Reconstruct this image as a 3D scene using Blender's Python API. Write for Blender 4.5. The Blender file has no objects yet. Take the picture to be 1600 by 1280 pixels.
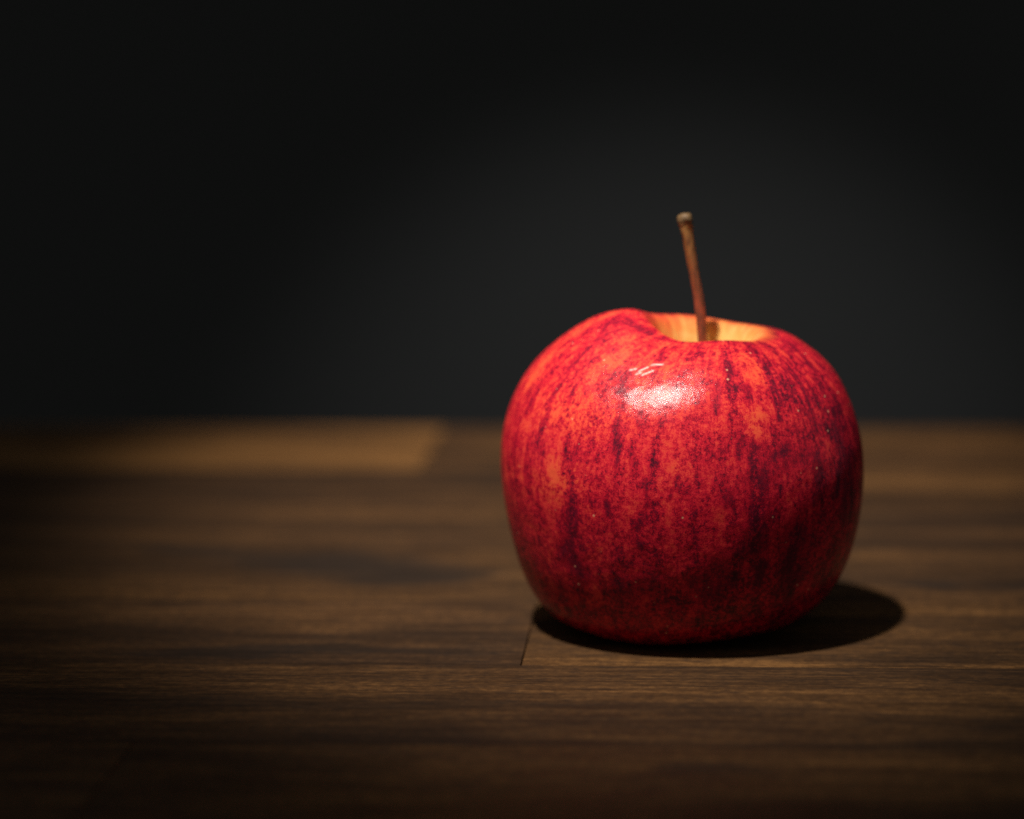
import bpy, bmesh, math, random
import numpy as np
from mathutils import Matrix, Quaternion, Vector

scene = bpy.context.scene
COL = scene.collection

# ------------------------------------------------------------------ camera
PITCH, ROLL = math.radians(8.876), math.radians(0.7)
cam_data = bpy.data.cameras.new('camera')
cam_data.lens = 85.0
cam_data.sensor_width = 36.0
cam_data.clip_start = 0.01
cam_data.clip_end = 50.0
cam_data.dof.use_dof = True
cam_data.dof.focus_distance = 0.466
cam_data.dof.aperture_fstop = 6.0
cam_data.dof.aperture_blades = 0
camera = bpy.data.objects.new('camera', cam_data)
COL.objects.link(camera)
fw = Vector((0, math.cos(PITCH), -math.sin(PITCH)))
up0 = Vector((0, math.sin(PITCH), math.cos(PITCH)))
rt0 = Vector((1, 0, 0))
rt = rt0 * math.cos(ROLL) - up0 * math.sin(ROLL)
up = rt0 * math.sin(ROLL) + up0 * math.cos(ROLL)
CAM = Vector((0, -0.497, 0.12339))
camera.matrix_world = Matrix(((rt.x, up.x, -fw.x, CAM.x), (rt.y, up.y, -fw.y, CAM.y),
                              (rt.z, up.z, -fw.z, CAM.z), (0, 0, 0, 1)))
scene.camera = camera

# ------------------------------------------------------------------ world: a dim dark room
world = bpy.data.worlds.new('World')
scene.world = world
world.use_nodes = True
bg = world.node_tree.nodes['Background']
bg.inputs['Color'].default_value = (0.97, 1.0, 0.96, 1)
bg.inputs['Strength'].default_value = 0.125

# ------------------------------------------------------------------ lamps
def spot(name, loc, aim, watts, half_deg, radius, blend, color, scale=(1, 1, 1), roll=0.0):
    l = bpy.data.lights.new(name, 'SPOT')
    l.energy = watts
    l.spot_size = math.radians(half_deg * 2)
    l.spot_blend = blend
    l.shadow_soft_size = radius
    l.color = color
    o = bpy.data.objects.new(name, l)
    COL.objects.link(o)
    o.location = loc
    o.rotation_euler = ((Vector(aim) - Vector(loc)).to_track_quat('-Z', 'Y') @ Quaternion((0, 0, 1), math.radians(roll))).to_euler()
    o.scale = scale
    return o

spot('key_lamp', (-0.178, -0.280, 0.880), (0.026, 0.155, 0.0), 69, 17.2, 0.020, 1.0, (1.0, 0.93, 0.83), (0.52, 1.0, 1.0), 30.0)
spot('added_backdrop_lamp', (0.10, 0.38, 0.28), (0.100, 1.0, -0.165), 7.6, 20.5, 0.03, 1.0, (1.0, 0.995, 0.98), (1.2, 1.0, 1.0))  # added lamp, no such source in the room: makes the wall's glow

scene.view_settings.view_transform = 'Standard'
scene.view_settings.look = 'None'
scene.view_settings.exposure = 0.0
scene.view_settings.gamma = 1.0
scene.view_settings.use_curve_mapping = False
scene.cycles.use_denoising = False
scene.cycles.max_bounces = 6
scene.cycles.caustics_reflective = False
scene.cycles.sample_clamp_indirect = 2.0

# ------------------------------------------------------------------ helpers
def mesh_obj(name, verts, faces, mat, parent=None, smooth=True):
    me = bpy.data.meshes.new(name)
    me.from_pydata([tuple(v) for v in verts], [], faces)
    me.validate()
    if smooth:
        me.polygons.foreach_set('use_smooth', [True] * len(me.polygons))
    me.materials.append(mat)
    o = bpy.data.objects.new(name, me)
    COL.objects.link(o)
    if parent:
        o.parent = parent
    return o

class NT:
    """small helper round a material's node tree"""
    def __init__(self, name):
        self.m = bpy.data.materials.new(name)
        self.m.use_nodes = True
        self.t = self.m.node_tree
        self.b = self.t.nodes['Principled BSDF']
    def n(self, typ, **kw):
        nd = self.t.nodes.new(typ)
        for k, v in kw.items():
            setattr(nd, k, v)
        return nd
    def set(self, sock, v):
        if isinstance(v, bpy.types.NodeSocket):
            self.t.links.new(v, sock)
        elif v is not None:
            sock.default_value = v
    def math(self, op, a, b=None, c=None, clamp=False):
        nd = self.n('ShaderNodeMath', operation=op, use_clamp=clamp)
        self.set(nd.inputs[0], a); self.set(nd.inputs[1], b); self.set(nd.inputs[2], c)
        return nd.outputs[0]
    def vmath(self, op, a, b=None):
        nd = self.n('ShaderNodeVectorMath', operation=op)
        self.set(nd.inputs[0], a); self.set(nd.inputs[1], b)
        return nd.outputs['Value'] if op in ('LENGTH', 'DISTANCE', 'DOT_PRODUCT') else nd.outputs[0]
    def noise(self, vec, scale, detail=4, rough=0.55, dist=0.0):
        nd = self.n('ShaderNodeTexNoise')
        self.set(nd.inputs['Vector'], vec)
        nd.inputs['Scale'].default_value = scale
        nd.inputs['Detail'].default_value = detail
        nd.inputs['Roughness'].default_value = rough
        nd.inputs['Distortion'].default_value = dist
        return nd.outputs['Fac']
    def ramp(self, fac, lo, hi, a=0.0, b=1.0):
        nd = self.n('ShaderNodeMapRange', interpolation_type='SMOOTHSTEP')
        self.set(nd.inputs[0], fac)
        for i, v in enumerate((lo, hi, a, b)):
            nd.inputs[i + 1].default_value = v
        return nd.outputs[0]
    def mix(self, fac, a, b, blend='MIX'):
        nd = self.n('ShaderNodeMix', data_type='RGBA', blend_type=blend)
        self.set(nd.inputs[0], fac)
        self.set(nd.inputs[6], a if isinstance(a, bpy.types.NodeSocket) else (*a, 1))
        self.set(nd.inputs[7], b if isinstance(b, bpy.types.NodeSocket) else (*b, 1))
        return nd.outputs[2]
    def attr(self, name, typ='GEOMETRY'):
        return self.n('ShaderNodeAttribute', attribute_name=name, attribute_type=typ)
    def bump(self, h, strength, dist, normal=None):
        nd = self.n('ShaderNodeBump')
        nd.inputs['Strength'].default_value = strength
        nd.inputs['Distance'].default_value = dist
        self.set(nd.inputs['Height'], h)
        if normal is not None:
            self.set(nd.inputs['Normal'], normal)
        return nd.outputs[0]

# ------------------------------------------------------------------ backdrop
w = NT('dark_matte_wall')
tc = w.n('ShaderNodeTexCoord').outputs['Object']
w.set(w.b.inputs['Base Color'], w.mix(w.noise(tc, 2.2, 4), (0.0165, 0.0168, 0.0168), (0.0195, 0.0198, 0.0198)))
w.b.inputs['Roughness'].default_value = 0.9
w.set(w.b.inputs['Normal'], w.bump(w.noise(tc, 140, 5), 0.2, 0.002))
bx0, bx1, by0, by1, bz0, bz1 = -2.5, 2.5, 1.0, 1.06, -0.75, 1.75
wall = mesh_obj('wall', [(x, y, z) for x in (bx0, bx1) for y in (by0, by1) for z in (bz0, bz1)],
                [(0, 1, 3, 2), (4, 6, 7, 5), (0, 4, 5, 1), (2, 3, 7, 6), (0, 2, 6, 4), (1, 5, 7, 3)], w.m, smooth=False)
wall['kind'] = 'structure'

# ------------------------------------------------------------------ table top of glued staves
ANG = math.radians(-4.2)          # the staves run a little askew to the view
table = bpy.data.objects.new('wooden_table', None)
COL.objects.link(table)
table.location = (0.0013, -0.0315, 0.0)
table.rotation_euler = (0, 0, ANG)
table['label'] = 'dark brown wooden table top of long glued staves under the red apple'
table['category'] = 'table'

def wood_material():
    k = NT('brown_stave_wood')
    geo = k.n('ShaderNodeTexCoord').outputs['Object']       # staves share the table's frame
    info = k.n('ShaderNodeObjectInfo')
    tone = k.attr('tone', 'OBJECT').outputs['Fac']
    red = k.attr('redness', 'OBJECT').outputs['Fac']
    seed = k.math('MULTIPLY', info.outputs['Random'], 37.0)
    off = k.n('ShaderNodeCombineXYZ')
    k.set(off.inputs[0], seed); k.set(off.inputs[1], k.math('MULTIPLY', seed, 1.7)); k.set(off.inputs[2], seed)
    def mapped(sx, sy, sz):
        return k.vmath('ADD', k.vmath('MULTIPLY', geo, (sx, sy, sz)), off.outputs[0])
    warp = k.noise(mapped(9, 30, 9), 1.0, 3)
    wv = k.n('ShaderNodeCombineXYZ'); k.set(wv.inputs[1], k.math('MULTIPLY', warp, 3.2))
    broad = k.noise(k.vmath('ADD', mapped(7, 120, 70), wv.outputs[0]), 1.0, 4, 0.55)
    band = k.noise(k.vmath('ADD', mapped(3.2, 46, 30), wv.outputs[0]), 1.0, 3, 0.5)
    fine = k.noise(mapped(45, 520, 300), 1.0, 5, 0.7)
    cell = k.noise(mapped(520, 640, 400), 1.0, 4, 0.75)
    pore = k.ramp(k.noise(mapped(160, 900, 500), 1.0, 2, 0.5), 0.60, 0.68)
    patch = k.noise(mapped(12, 26, 10), 1.0, 3, 0.5)
    v = k.math('ADD', k.math('MULTIPLY', k.math('SUBTRACT', broad, 0.5), 0.70), tone)
    v = k.math('ADD', v, k.math('MULTIPLY', k.math('SUBTRACT', band, 0.5), 0.85))
    v = k.math('ADD', v, k.math('MULTIPLY', k.math('SUBTRACT', patch, 0.5), 0.55))
    v = k.math('ADD', v, k.math('MULTIPLY', k.math('SUBTRACT', fine, 0.5), 0.85))
    v = k.math('ADD', v, k.math('MULTIPLY', k.math('SUBTRACT', cell, 0.5), 0.75))
    cr = k.n('ShaderNodeValToRGB')
    e = cr.color_ramp.elements
    e[0].position, e[0].color = 0.05, (0.013, 0.0070, 0.0036, 1)
    e[1].position, e[1].color = 0.95, (0.165, 0.076, 0.0225, 1)
    for p_, c_ in ((0.30, (0.024, 0.0118, 0.0052, 1)), (0.55, (0.044, 0.0206, 0.0076, 1)), (0.75, (0.082, 0.0375, 0.0119, 1))):
        q = e.new(p_); q.color = c_
    k.set(cr.inputs[0], v)
    col = k.mix(red, cr.outputs[0], k.mix(1.0, cr.outputs[0], (0.92, 0.95, 1.25), 'MULTIPLY'))
    # knots: dark mineral blots with ragged ends, one list for the whole top
    rag = k.noise(mapped(34, 90, 60), 1.0, 4, 0.6)
    rag2 = k.noise(mapped(20, 60, 60), 1.0, 3, 0.6)
    jog = k.n('ShaderNodeCombineXYZ')
    k.set(jog.inputs[0], k.math('MULTIPLY', k.math('SUBTRACT', rag, 0.5), 0.040))
    k.set(jog.inputs[1], k.math('MULTIPLY', k.math('SUBTRACT', rag2, 0.5), 0.022))
    gp = k.vmath('ADD', geo, jog.outputs[0])
    for (kx, ky, rx, ry, s, slope) in KNOTS:
        d = k.vmath('SUBTRACT', gp, (kx, ky, 0))
        sp = k.n('ShaderNodeSeparateXYZ'); k.set(sp.inputs[0], d)
        ysl = k.math('SUBTRACT', sp.outputs[1], k.math('MULTIPLY', sp.outputs[0], slope))
        a = k.math('MULTIPLY', sp.outputs[0], 1 / rx); b = k.math('MULTIPLY', ysl, 1 / ry)
        rr = k.math('ADD', k.math('MULTIPLY', a, a), k.math('MULTIPLY', b, b))
        f = k.math('MULTIPLY', k.ramp(rr, 1.35, 0.15, 0.0, s), k.ramp(v, 1.4, 0.2, 0.8, 1.0))
        col = k.mix(f, col, (0.017, 0.0105, 0.0072))
    col = k.mix(k.math('MULTIPLY', pore, 0.5), col, (0.018, 0.010, 0.006))
    k.set(k.b.inputs['Base Color'], col)
    k.set(k.b.inputs['Roughness'], k.ramp(fine, 0.3, 0.7, 0.58, 0.76))
    k.b.inputs['Specular IOR Level'].default_value = 0.22
    h = k.math('SUBTRACT', k.math('ADD', k.math('MULTIPLY', fine, 0.7), k.math('MULTIPLY', cell, 0.5)), k.math('MULTIPLY', pore, 0.6))
    k.set(k.b.inputs['Normal'], k.bump(h, 0.55, 0.00022))
    return k.m

# knots and dark streaks in the table's frame: x, y, half length, half width, strength, slope
KNOTS = [(-0.046, 0.088, 0.034, 0.0150, 0.93, -0.20), (-0.030, 0.074, 0.016, 0.0070, 0.80, 0.25), (-0.082, 0.102, 0.022, 0.0060, 0.85, -0.25),
         (-0.046, 0.0095, 0.048, 0.0045, 0.75, 0.02), (0.087, 0.070, 0.009, 0.0026, 0.85, 0.0), (0.106, 0.069, 0.008, 0.0026, 0.55, 0.0),
         (-0.0276, 0.2066, 0.008, 0.005, 0.7, 0.0), (0.0377, -0.070, 0.012, 0.003, 0.7, 0.0)]
WOOD = wood_material()

def stave(u0, u1, v0, v1, tone, red):
    g, ge, t = 0.00002, 0.00016, 0.028
    x0, x1, y0, y1 = u0 + ge, u1 - ge, v0 + g, v1 - g
    vs = [(x0, y0, 0), (x1, y0, 0), (x1, y1, 0), (x0, y1, 0), (x0, y0, -t), (x1, y0, -t), (x1, y1, -t), (x0, y1, -t)]
    fs = [(0, 1, 2, 3), (7, 6, 5, 4), (0, 4, 5, 1), (1, 5, 6, 2), (2, 6, 7, 3), (3, 7, 4, 0)]
    o = mesh_obj('plank', vs, fs, WOOD, table, smooth=False)
    o['tone'] = float(tone)
    o['redness'] = float(red)

random.seed(5)
PITCH_V, V0 = 0.0542, -0.0025
# row -> joints (u) and (tone, redness) of each stave from left to right
ROWS = {
    4: ([-0.62, -0.36, -0.0437, 0.30, 0.62], [(.5, .2), (.88, .0), (.64, .3), (.5, .2)]),
    3: ([-0.62, -0.22, 0.031, 0.35, 0.62], [(.4, .2), (.53, .3), (.70, .1), (.4, .3)]),
    2: ([-0.62, -0.30, 0.045, 0.41, 0.62], [(.4, .2), (.60, .2), (.46, .3), (.5, .3)]),
    1: ([-0.62, -0.33, 0.030, 0.34, 0.62], [(.5, .2), (.62, .0), (.60, .1), (.5, .3)]),
    0: ([-0.62, -0.40, 0.0, 0.31, 0.62], [(.4, .2), (.56, .35), (.68, .0), (.5, .2)]),
    -1: ([-0.62, -0.25, 0.20, 0.62], [(.5, .2), (.56, .15), (.5, .2)]),
    -2: ([-0.62, -0.45, -0.065, 0.28, 0.62], [(.4, .2), (.51, .2), (.55, .1), (.4, .2)]),
}
for r in range(-3, -7, -1):
    s = random.uniform(-0.2, 0.15)
    ROWS[r] = ([-0.62, s - 0.22, s + 0.16, 0.62], [(random.uniform(.4, .6), .2) for _ in range(3)])
for r, (us, tn) in ROWS.items():
    v0 = V0 + r * PITCH_V
    v1 = v0 + (PITCH_V if r < 4 else 0.0727)      # the outermost stave is wider
    for i, (tone, red) in enumerate(tn):
        stave(us[i], us[i + 1], v0, v1, tone, red)

# ------------------------------------------------------------------ apple
# outline of half a section, mm (radius, height), from the basin under it over the side to the floor of the stem hollow
PROFILE = [(0.0, 7.0), (5.0, 5.2), (9.0, 3.2), (13.78, 2.58), (19.96, 3.18), (26.86, 5.1), (32.21, 12.41), (35.11, 23.79), (36.15, 36.57), (34.16, 46.75), (29.44, 55.7), (20.47, 62.48), (15.2, 63.9), (11.0, 64.2), (8.7, 59.4), (5.4, 51.8), (2.8, 46.6), (0.0, 45.2)]
# streaks of the skin and painted glints: start and end as (place along the section, angle round the axis), width in mm, strength
DARK = [
    (8.517, 5.108, 7.317, 5.0585, 8.48, 0.5), (7.333, 5.3233, 6.617, 5.3174, 8.48, 0.5), (7.0, 4.852, 6.567, 4.8258, 8.48, 0.45), (9.033, 5.7538, 7.367, 5.7218, 5.09, 0.5), (7.233, 3.9444, 6.783, 4.0143, 6.22, 0.5), (8.7, 5.4163, 8.567, 5.2331, 5.09, 0.45), (6.817, 4.468, 6.583, 4.311, 6.78, 0.4),
    (11.9, 3.45, 12.4, 3.95, 2.2, 0.8), (12.3, 3.95, 12.6, 4.4, 1.4, 0.7), (11.0, 3.6, 12.0, 3.3, 1.0, 0.6),
    (11.875, 4.9306, 10.542, 5.0091, 1.58, 0.8), (11.375, 4.7124, 10.667, 4.7647, 0.79, 0.6), (11.875, 4.1888, 11.042, 4.3284, 0.9, 0.7), (10.667, 5.3407, 9.5, 5.2796, 1.7, 0.85), (10.25, 5.1051, 9.792, 5.0789, 2.54, 0.7), (10.375, 4.8695, 9.792, 4.852, 2.26, 0.5), (10.542, 5.6025, 9.042, 5.5414, 1.41, 0.6), (12.292, 6.2134, 10.417, 5.7334, 1.41, 0.55), (11.708, 3.4034, 12.25, 3.7612, 2.54, 0.6), (11.708, 3.6216, 10.375, 3.4994, 0.68, 0.6), (11.292, 3.4296, 10.292, 3.2987, 0.51, 0.5), (10.833, 3.6216, 10.208, 3.6565, 1.02, 0.5), (10.625, 4.1103, 10.125, 4.1713, 1.98, 0.6), (9.625, 4.2237, 8.958, 4.2586, 2.26, 0.5), (9.083, 4.0143, 8.667, 4.0055, 1.7, 0.5), (8.417, 4.0317, 7.458, 3.9968, 2.54, 0.8), (7.292, 3.9706, 7.042, 3.9008, 3.39, 0.65), (7.875, 4.4244, 7.667, 4.407, 1.98, 0.85), (7.417, 4.407, 7.333, 4.407, 1.98, 0.75), (8.042, 4.2237, 7.875, 4.2324, 1.41, 0.85), (8.083, 4.1277, 7.958, 4.1364, 1.13, 0.8), (8.583, 4.6338, 8.167, 4.5815, 1.13, 0.6), (8.958, 5.0876, 7.25, 5.044, 3.96, 0.75), (8.875, 5.2883, 8.792, 5.2098, 2.83, 0.7), (9.208, 5.0091, 8.875, 4.9829, 2.26, 0.6), (9.375, 5.7858, 7.792, 5.6287, 1.98, 0.75), (7.417, 5.332, 7.25, 5.3233, 2.83, 0.7), (7.125, 4.9567, 6.75, 4.9306, 2.83, 0.75), (7.125, 5.2883, 6.708, 5.3494, 3.39, 0.6), (6.958, 5.0964, 6.583, 5.0876, 2.54, 0.6), (7.0, 4.8433, 6.792, 4.8433, 2.26, 0.5), (6.833, 4.7037, 6.667, 4.6862, 2.26, 0.5), (8.833, 3.6303, 8.292, 3.6303, 1.41, 0.5), (8.0, 3.7525, 7.708, 3.7699, 1.7, 0.4), (8.875, 3.4819, 8.375, 3.5081, 1.41, 0.5), (9.917, 3.6739, 9.417, 3.7263, 1.7, 0.5), (9.708, 3.5256, 9.375, 3.5605, 1.13, 0.5), (10.083, 3.8048, 9.792, 3.8397, 1.24, 0.5), (8.5, 4.4506, 8.042, 4.4593, 1.41, 0.5), (9.125, 4.2848, 8.75, 4.2673, 1.41, 0.5), (8.208, 4.9218, 8.0, 4.8956, 2.83, 0.5), (8.625, 5.5152, 7.75, 5.4454, 3.39, 0.45), (8.375, 5.7858, 7.208, 5.8119, 2.83, 0.6), ]
PALE = [
    (8.292, 3.8834, 8.333, 3.9619, 4.52, 0.8), (10.25, 3.2987, 9.792, 3.3598, 2.26, 0.9), (10.792, 3.9183, 10.417, 3.831, 3.39, 0.7), (11.167, 5.1924, 10.417, 5.2622, 2.83, 0.8), (9.75, 5.0964, 9.333, 5.1051, 2.83, 0.7), (9.625, 3.7437, 9.583, 4.0404, 4.52, 0.7), (11.667, 5.8119, 10.958, 5.681, 2.26, 0.5), (12.25, 4.6862, 11.083, 4.9916, 1.7, 0.6), (8.75, 4.6251, 8.583, 4.5902, 3.39, 0.4), (10.458, 4.372, 10.708, 4.4244, 2.83, 0.3), (11.375, 3.8659, 11.0, 3.8834, 2.83, 0.4), (8.5, 3.5343, 7.958, 3.5779, 2.26, 0.4), ]
GLINT = [  # painted glints: pale strokes standing in for small reflections of the lamp
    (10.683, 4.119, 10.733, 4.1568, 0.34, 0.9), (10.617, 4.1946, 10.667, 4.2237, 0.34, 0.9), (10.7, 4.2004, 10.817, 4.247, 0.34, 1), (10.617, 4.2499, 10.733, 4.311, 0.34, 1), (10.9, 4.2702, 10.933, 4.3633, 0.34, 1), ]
TILT_X, TILT_Y, APPLE_X, APPLE_Y = 0.0930, -0.0412, 0.03648, 0.00044
LOBES = (2.6, 0.1232, 0.3111, 0.0036, -1.6549, -1.8051, -0.5627, 0.442)
CREST = (-2.8, -0.05, 0.9229, -0.1822, -0.55, 0.1124, 0.4487, 0.301)
SHIFT_X, SHIFT_Y = 6.992, -1.032

def catmull(P, n):
    P = np.vstack([2 * P[0] - P[1], P, 2 * P[-1] - P[-2]])
    out = []
    t = np.linspace(0, 1, n, endpoint=False)[:, None]
    for i in range(1, len(P) - 2):
        p0, p1, p2, p3 = P[i - 1:i + 3]
        out.append(.5 * (2 * p1 + (p2 - p0) * t + (2 * p0 - 5 * p1 + 4 * p2 - p3) * t * t + (3 * p1 - p0 - 3 * p2 + p3) * t ** 3))
    return np.vstack(out + [P[-2:-1]])

def sstep(x):
    x = np.clip(x, 0, 1)
    return x * x * (3 - 2 * x)

NPHI, NSEG = 840, 26
phi = np.linspace(0, 2 * np.pi, NPHI, endpoint=False)
prof = catmull(np.array(PROFILE, float), NSEG)
tpar = np.arange(len(prof)) / NSEG
tt_ = tpar[:, None]
r = prof[:, 0][:, None]
z = prof[:, 1][:, None]
L1, L2, L3, K1, K2, C1, C2, FR = LOBES
wt = sstep((z - 30) / 30)
wb = np.clip((30 - z) / 30, 0, 1)
q = (z - 35) / 35
R = 1.015 * r * (1 + .010 * np.cos(5 * phi + L3) * (.6 * wt + wb) + L1 * .01 * np.cos(2 * phi + L2) + .01 * q * (C1 * np.cos(phi) + C2 * np.sin(phi)))
front = np.exp(-((((phi - 4.71 + np.pi) % (2 * np.pi)) - np.pi) / .85) ** 2)
R = R - front * FR * np.exp(-((tt_ - 10) / 1.6) ** 2)
cw = np.where(tt_ < 12, np.exp(-((tt_ - 12) / 2.8) ** 2), np.exp(-((tt_ - 12) / 1.6) ** 2))
zz = z + .35 * wb * np.cos(5 * phi + L3)
for k in range(1, 5):
    zz = zz + cw * (CREST[2 * k - 2] * np.cos(k * phi) + CREST[2 * k - 1] * np.sin(k * phi))
sh = sstep((tt_ - 8.5) / 4.5)
P = np.stack([K1 * q + K2 * q * q + SHIFT_X * sh - 1.3 * sstep((tt_ - 12.8) / 2.5) + R * np.cos(phi), SHIFT_Y * sh + R * np.sin(phi), zz + 0 * phi], -1) / 1000
cx, sx, cy, sy = math.cos(TILT_X), math.sin(TILT_X), math.cos(TILT_Y), math.sin(TILT_Y)
MT = np.array([[1, 0, 0], [0, cx, -sx], [0, sx, cx]]) @ np.array([[cy, 0, sy], [0, 1, 0], [-sy, 0, cy]])
kern = np.exp(-.5 * (np.arange(-26, 27) / 9.0) ** 2)
kern /= kern.sum()
pad = np.concatenate([np.roll(P[26:0:-1], NPHI // 2, 1), P, np.roll(P[-2:-28:-1], NPHI // 2, 1)], 0)
P = sum(kern[i] * pad[i:i + len(P)] for i in range(53))        # rounds off the section
P = P @ MT.T
P[..., 2] -= P[..., 2].min()

def stroke_field(strokes, soft=1.0):
    """how strongly each point of the skin is covered by the listed streaks (profile parameter, angle)"""
    seg = np.r_[0, np.cumsum(np.hypot(np.diff(prof[:, 0]), np.diff(prof[:, 1])))]
    f = np.zeros((len(prof), NPHI))
    for (t0, f0, t1, f1, wd, s) in strokes:
        s0, s1 = np.interp([t0, t1], tpar, seg)
        rm = float(np.interp((t0 + t1) / 2, tpar, prof[:, 0]))
        df = (f1 - f0 + np.pi) % (2 * np.pi) - np.pi
        dx, dy = df * rm, s1 - s0
        L = dx * dx + dy * dy + 1e-6
        px = ((phi[None] - f0 + np.pi) % (2 * np.pi) - np.pi) * np.maximum(prof[:, 0], 2)[:, None]
        py = (seg - s0)[:, None]
        tt = np.clip((px * dx + py * dy) / L, 0, 1)
        d = np.hypot(px - tt * dx, py - tt * dy)
        f = np.maximum(f, s * np.exp(-(d / (wd * .58 * soft)) ** 2))
    return f

seglen = np.r_[0, np.cumsum(np.hypot(np.diff(prof[:, 0]), np.diff(prof[:, 1])))]
nring = len(prof)
V = P.reshape(-1, 3)
ii, jj = np.meshgrid(np.arange(nring - 1), np.arange(NPHI), indexing='ij')
a = ii * NPHI + jj
b = ii * NPHI + (jj + 1) % NPHI
quads = np.stack([a, b, b + NPHI, a + NPHI], -1).reshape(-1, 4)
me = bpy.data.meshes.new('flesh')
me.vertices.add(len(V)); me.vertices.foreach_set('co', V.astype(np.float32).ravel())
me.loops.add(len(quads) * 4); me.loops.foreach_set('vertex_index', quads.astype(np.int32).ravel())
me.polygons.add(len(quads))
me.polygons.foreach_set('loop_start', np.arange(0, len(quads) * 4, 4, dtype=np.int32))
me.polygons.foreach_set('use_smooth', np.ones(len(quads), dtype=bool))
me.update(calc_edges=True)

def put(name, arr):
    at = me.attributes.new(name, 'FLOAT', 'POINT')
    at.data.foreach_set('value', arr.astype(np.float32).ravel())
put('streak', stroke_field(DARK)); put('blush', stroke_field(PALE, 1.3)); put('glint', stroke_field(GLINT))
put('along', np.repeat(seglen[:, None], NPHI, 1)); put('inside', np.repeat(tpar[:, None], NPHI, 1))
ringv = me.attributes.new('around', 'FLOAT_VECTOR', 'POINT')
ringv.data.foreach_set('vector', np.stack([np.cos(phi)[None] * 35 + 0 * r, np.sin(phi)[None] * 35 + 0 * r, 0 * R], -1).astype(np.float32).ravel())

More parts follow.
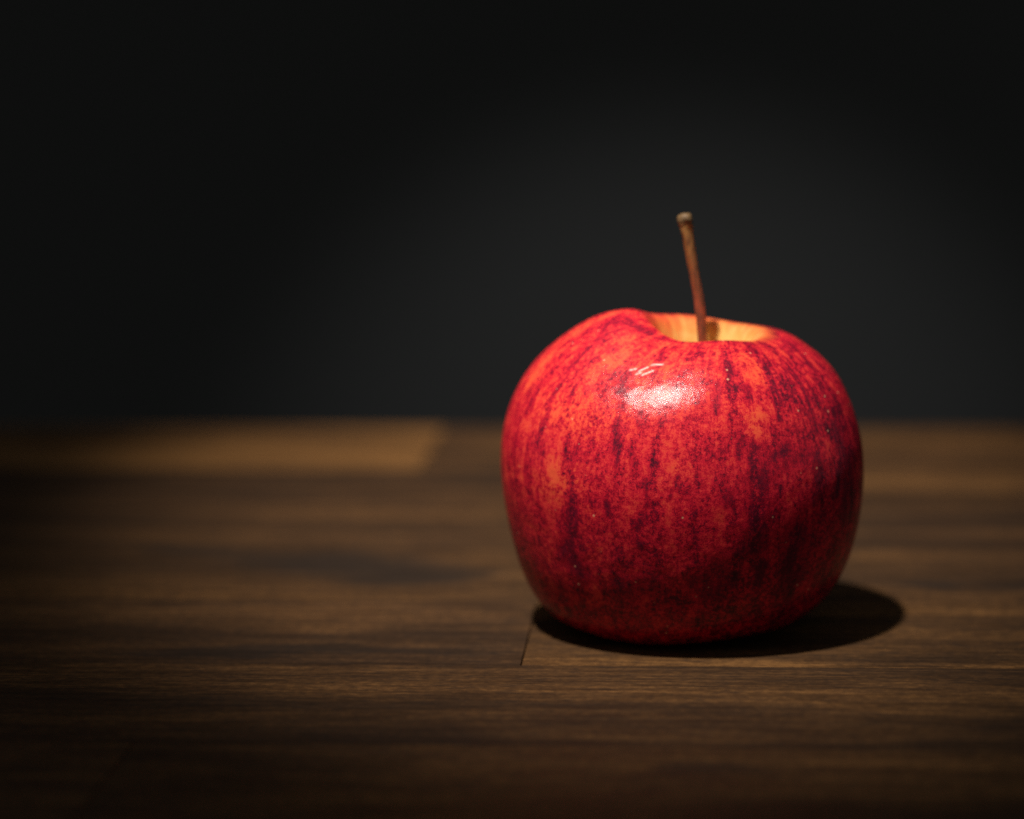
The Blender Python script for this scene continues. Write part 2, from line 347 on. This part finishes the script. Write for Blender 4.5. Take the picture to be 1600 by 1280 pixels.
def skin_material():
    k = NT('red_apple_skin')
    obj = k.n('ShaderNodeTexCoord').outputs['Object']
    mm = k.vmath('MULTIPLY', obj, (1000, 1000, 1000))
    along = k.attr('along').outputs['Fac']
    around = k.attr('around').outputs['Vector']
    streak = k.attr('streak').outputs['Fac']; blush = k.attr('blush').outputs['Fac']
    glint = k.attr('glint').outputs['Fac']; inside = k.attr('inside').outputs['Fac']
    def strip(sa, sl, shift=0.0):
        c = k.n('ShaderNodeCombineXYZ'); k.set(c.inputs[2], k.math('MULTIPLY_ADD', along, sl, shift))
        return k.vmath('ADD', k.vmath('MULTIPLY', around, (sa, sa, 0)), c.outputs[0])
    s1 = k.noise(strip(.20, .040), 1.0, 4, .6, .5)           # broad streaks down the meridians
    s2 = k.noise(strip(.80, .10, 9.0), 1.0, 5, .65, .4)       # narrow streaks
    blot = k.noise(k.vmath('MULTIPLY', mm, (1, 1, .7)), .40, 5, .62)      # blots of a few mm
    mott = k.noise(mm, 1.25, 4, .65)                          # mottling about a mm
    grain = k.noise(mm, 4.6, 3, .7)                           # fine cell grain
    def dev(sock, amp):
        return k.math('MULTIPLY', k.math('SUBTRACT', sock, .5), amp)
    fade = k.ramp(along, 45, 85, .55, 1.25)
    v = k.math('MULTIPLY', k.math('ADD', dev(s1, .90), dev(s2, .85)), fade)
    for sk, am in ((blot, 1.20), (mott, 1.55), (grain, 1.60)):
        v = k.math('ADD', v, dev(sk, am))
    rough_edge = k.math('ADD', k.math('ADD', dev(mott, 2.4), dev(blot, 2.2)), dev(grain, 1.4))
    sk = k.ramp(k.math('MULTIPLY', streak, k.math('ADD', 1.0, rough_edge)), .15, .75)
    bl = k.math('MULTIPLY', blush, k.math('ADD', 1.0, rough_edge), clamp=True)
    v = k.math('ADD', v, .54)
    v = k.math('SUBTRACT', v, k.math('MULTIPLY', sk, .31))
    v = k.math('ADD', v, k.math('MULTIPLY', bl, .28))
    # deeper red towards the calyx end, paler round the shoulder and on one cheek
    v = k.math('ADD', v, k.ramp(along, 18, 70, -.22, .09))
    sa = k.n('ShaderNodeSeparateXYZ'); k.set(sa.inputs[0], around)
    v = k.math('ADD', v, k.ramp(sa.outputs[0], 34, -10, -.13, .04))  # right cheek darker: deep red skin plus its shaded side painted in
    def palette(stops):
        cr = k.n('ShaderNodeValToRGB'); e = cr.color_ramp.elements
        e[0].position, e[0].color = stops[0][0], (*stops[0][1], 1)
        e[1].position, e[1].color = stops[-1][0], (*stops[-1][1], 1)
        for p_, c_ in stops[1:-1]:
            en = e.new(p_); en.color = (*c_, 1)
        k.set(cr.inputs[0], v)
        return cr.outputs[0]
    crimson = palette([(.02, (.055, .007, .016)), (.26, (.150, .007, .024)), (.44, (.330, .006, .022)), (.60, (.560, .009, .031)), (.80, (.710, .018, .038)), (1.0, (.80, .045, .045))])
    scarlet = palette([(.02, (.070, .008, .018)), (.26, (.180, .008, .026)), (.44, (.400, .008, .028)), (.60, (.630, .014, .034)), (.80, (.79, .045, .039)), (1.0, (.86, .098, .045))])
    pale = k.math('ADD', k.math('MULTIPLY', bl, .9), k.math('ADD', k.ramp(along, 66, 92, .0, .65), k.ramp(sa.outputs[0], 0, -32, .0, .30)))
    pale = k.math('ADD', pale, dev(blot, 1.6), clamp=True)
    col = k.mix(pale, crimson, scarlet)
    # yellow hollow round the stem, washed with orange at its lip
    sa0 = k.n('ShaderNodeSeparateXYZ'); k.set(sa0.inputs[0], around)
    lip = k.math('ADD', k.math('ADD', k.math('MULTIPLY_ADD', sa0.outputs[0], .011, k.math('MULTIPLY_ADD', sa0.outputs[1], .009, inside)), dev(s2, 1.5)), k.math('ADD', dev(blot, .7), dev(s1, 2.2)))
    yel = k.mix(k.ramp(lip, 13.0, 14.4), (.80, .17, .045), k.mix(k.ramp(blot, .35, .65), (.70, .38, .095), (.78, .47, .15)))
    col = k.mix(k.ramp(lip, 12.3, 13.5), col, yel)
    # pale lenticels
    vor = k.n('ShaderNodeTexVoronoi', feature='F1', distance='EUCLIDEAN')
    k.set(vor.inputs['Vector'], mm); vor.inputs['Scale'].default_value = .34
    vor.inputs['Randomness'].default_value = 1.0
    sep = k.n('ShaderNodeSeparateColor'); k.set(sep.inputs[0], vor.outputs['Color'])
    size = k.ramp(sep.outputs[0], 0.2, 1.0, .02, .075)
    dot = k.math('MULTIPLY', k.ramp(k.math('SUBTRACT', vor.outputs['Distance'], size), 0.035, -.02), k.ramp(sep.outputs[1], .10, .35, .0, .85))
    col = k.mix(dot, col, (.80, .36, .22))
    col = k.mix(k.math('MULTIPLY', glint, .85, clamp=True), col, (.95, .78, .70))  # pale glint strokes go into the base colour
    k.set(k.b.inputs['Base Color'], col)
    inr = k.ramp(inside, 12.5, 13.5, 0.0, .3)
    k.set(k.b.inputs['Roughness'], k.math('ADD', inr, k.ramp(k.math('ADD', grain, dev(mott, .6)), .30, .70, .36, .50)))
    k.set(k.b.inputs['Coat Weight'], k.ramp(inside, 12.3, 13.3, .34, .0))
    k.set(k.b.inputs['Coat Roughness'], k.ramp(k.math('ADD', grain, dev(mott, .8)), .30, .70, .12, .19))
    k.b.inputs['Specular IOR Level'].default_value = .08
    k.b.inputs['Subsurface Weight'].default_value = 0.0
    h = k.math('ADD', k.math('MULTIPLY', k.noise(mm, 5.0, 3, .7), .34), k.math('MULTIPLY', k.noise(mm, .26, 2, .5), 2.4))
    h = k.math('ADD', h, k.math('MULTIPLY', k.noise(mm, .8, 2, .5), .25))
    nb = k.bump(h, 1.0, .00009)
    k.set(k.b.inputs['Normal'], nb); k.set(k.b.inputs['Coat Normal'], nb)
    return k.m

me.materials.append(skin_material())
apple = bpy.data.objects.new('apple', None)
COL.objects.link(apple)
apple.location = (APPLE_X, APPLE_Y, 0.0001)
apple['label'] = 'single shiny red apple with dark streaks and a long stem on the wooden table'
apple['category'] = 'apple'
flesh = bpy.data.objects.new('skin', me)
me.name = 'skin'
COL.objects.link(flesh)
flesh.parent = apple

# stem
def stem_mat():
    k = NT('stem_bark')
    obj = k.n('ShaderNodeTexCoord').outputs['Object']
    sp = k.n('ShaderNodeSeparateXYZ'); k.set(sp.inputs[0], obj)
    g = k.noise(k.vmath('MULTIPLY', obj, (1400, 1400, 260)), 1.0, 4, .6)
    hgt = k.ramp(k.math('ADD', sp.outputs[2], k.math('MULTIPLY', k.math('SUBTRACT', g, .5), .012)), .066, .083)
    col = k.mix(hgt, (.33, .066, .030), (.33, .150, .042))
    col = k.mix(k.ramp(g, .42, .68), col, (.14, .045, .022))
    col = k.mix(k.ramp(sp.outputs[2], .0835, .0850), col, (.15, .085, .035))
    k.set(k.b.inputs['Base Color'], col)
    k.b.inputs['Roughness'].default_value = .5
    k.set(k.b.inputs['Normal'], k.bump(g, .5, .0002))
    return k.m
STEM = [(.0396, -.0046, .0420, 1.2), (.0395, -.0046, .0520, 1.03), (.03925, -.0046, .0594, 1.00), (.03890, -.0046, .0654, 1.02), (.0385, -.0046, .0694, 1.00),
        (.0378, -.0046, .0734, 1.03), (.03705, -.0046, .0772, 1.07), (.03640, -.0046, .0808, 1.14), (.03605, -.0046, .0827, 1.24), (.03590, -.0046, .0840, 1.38),
        (.03575, -.0047, .0850, 1.54), (.03572, -.0047, .0857, 1.50), (.03580, -.0047, .0862, 1.20), (.03585, -.0047, .0865, .7)]
def tube(pts, nside, parent, name, mat, origin, wob):
    rng = random.Random(3)
    C = catmull(np.array(pts, float), 5)
    vs, fs = [], []
    for i, (x, y, zc, rad) in enumerate(C):
        for s in range(nside):
            an = 2 * math.pi * s / nside
            rr = rad / 1000 * (1 + wob * math.sin(3 * an + i * .21) + wob * .8 * rng.uniform(-1, 1) * (1 if rad > 1.3 else .35))
            vs.append((x + rr * math.cos(an) - origin[0], y + rr * math.sin(an) - origin[1], zc - origin[2]))
    n = len(C)
    for i in range(n - 1):
        for s in range(nside):
            s2_ = (s + 1) % nside
            fs.append((i * nside + s, i * nside + s2_, (i + 1) * nside + s2_, (i + 1) * nside + s))
    c = len(vs)
    vs.append((C[-1][0] - origin[0], C[-1][1] - origin[1], C[-1][2] - .0003 - origin[2]))
    for s in range(nside):
        fs.append(((n - 1) * nside + s, (n - 1) * nside + (s + 1) % nside, c))
    return mesh_obj(name, vs, fs, mat, parent)
tube(STEM, 22, apple, 'stem', stem_mat(), (APPLE_X, APPLE_Y, 0.0001), .085)
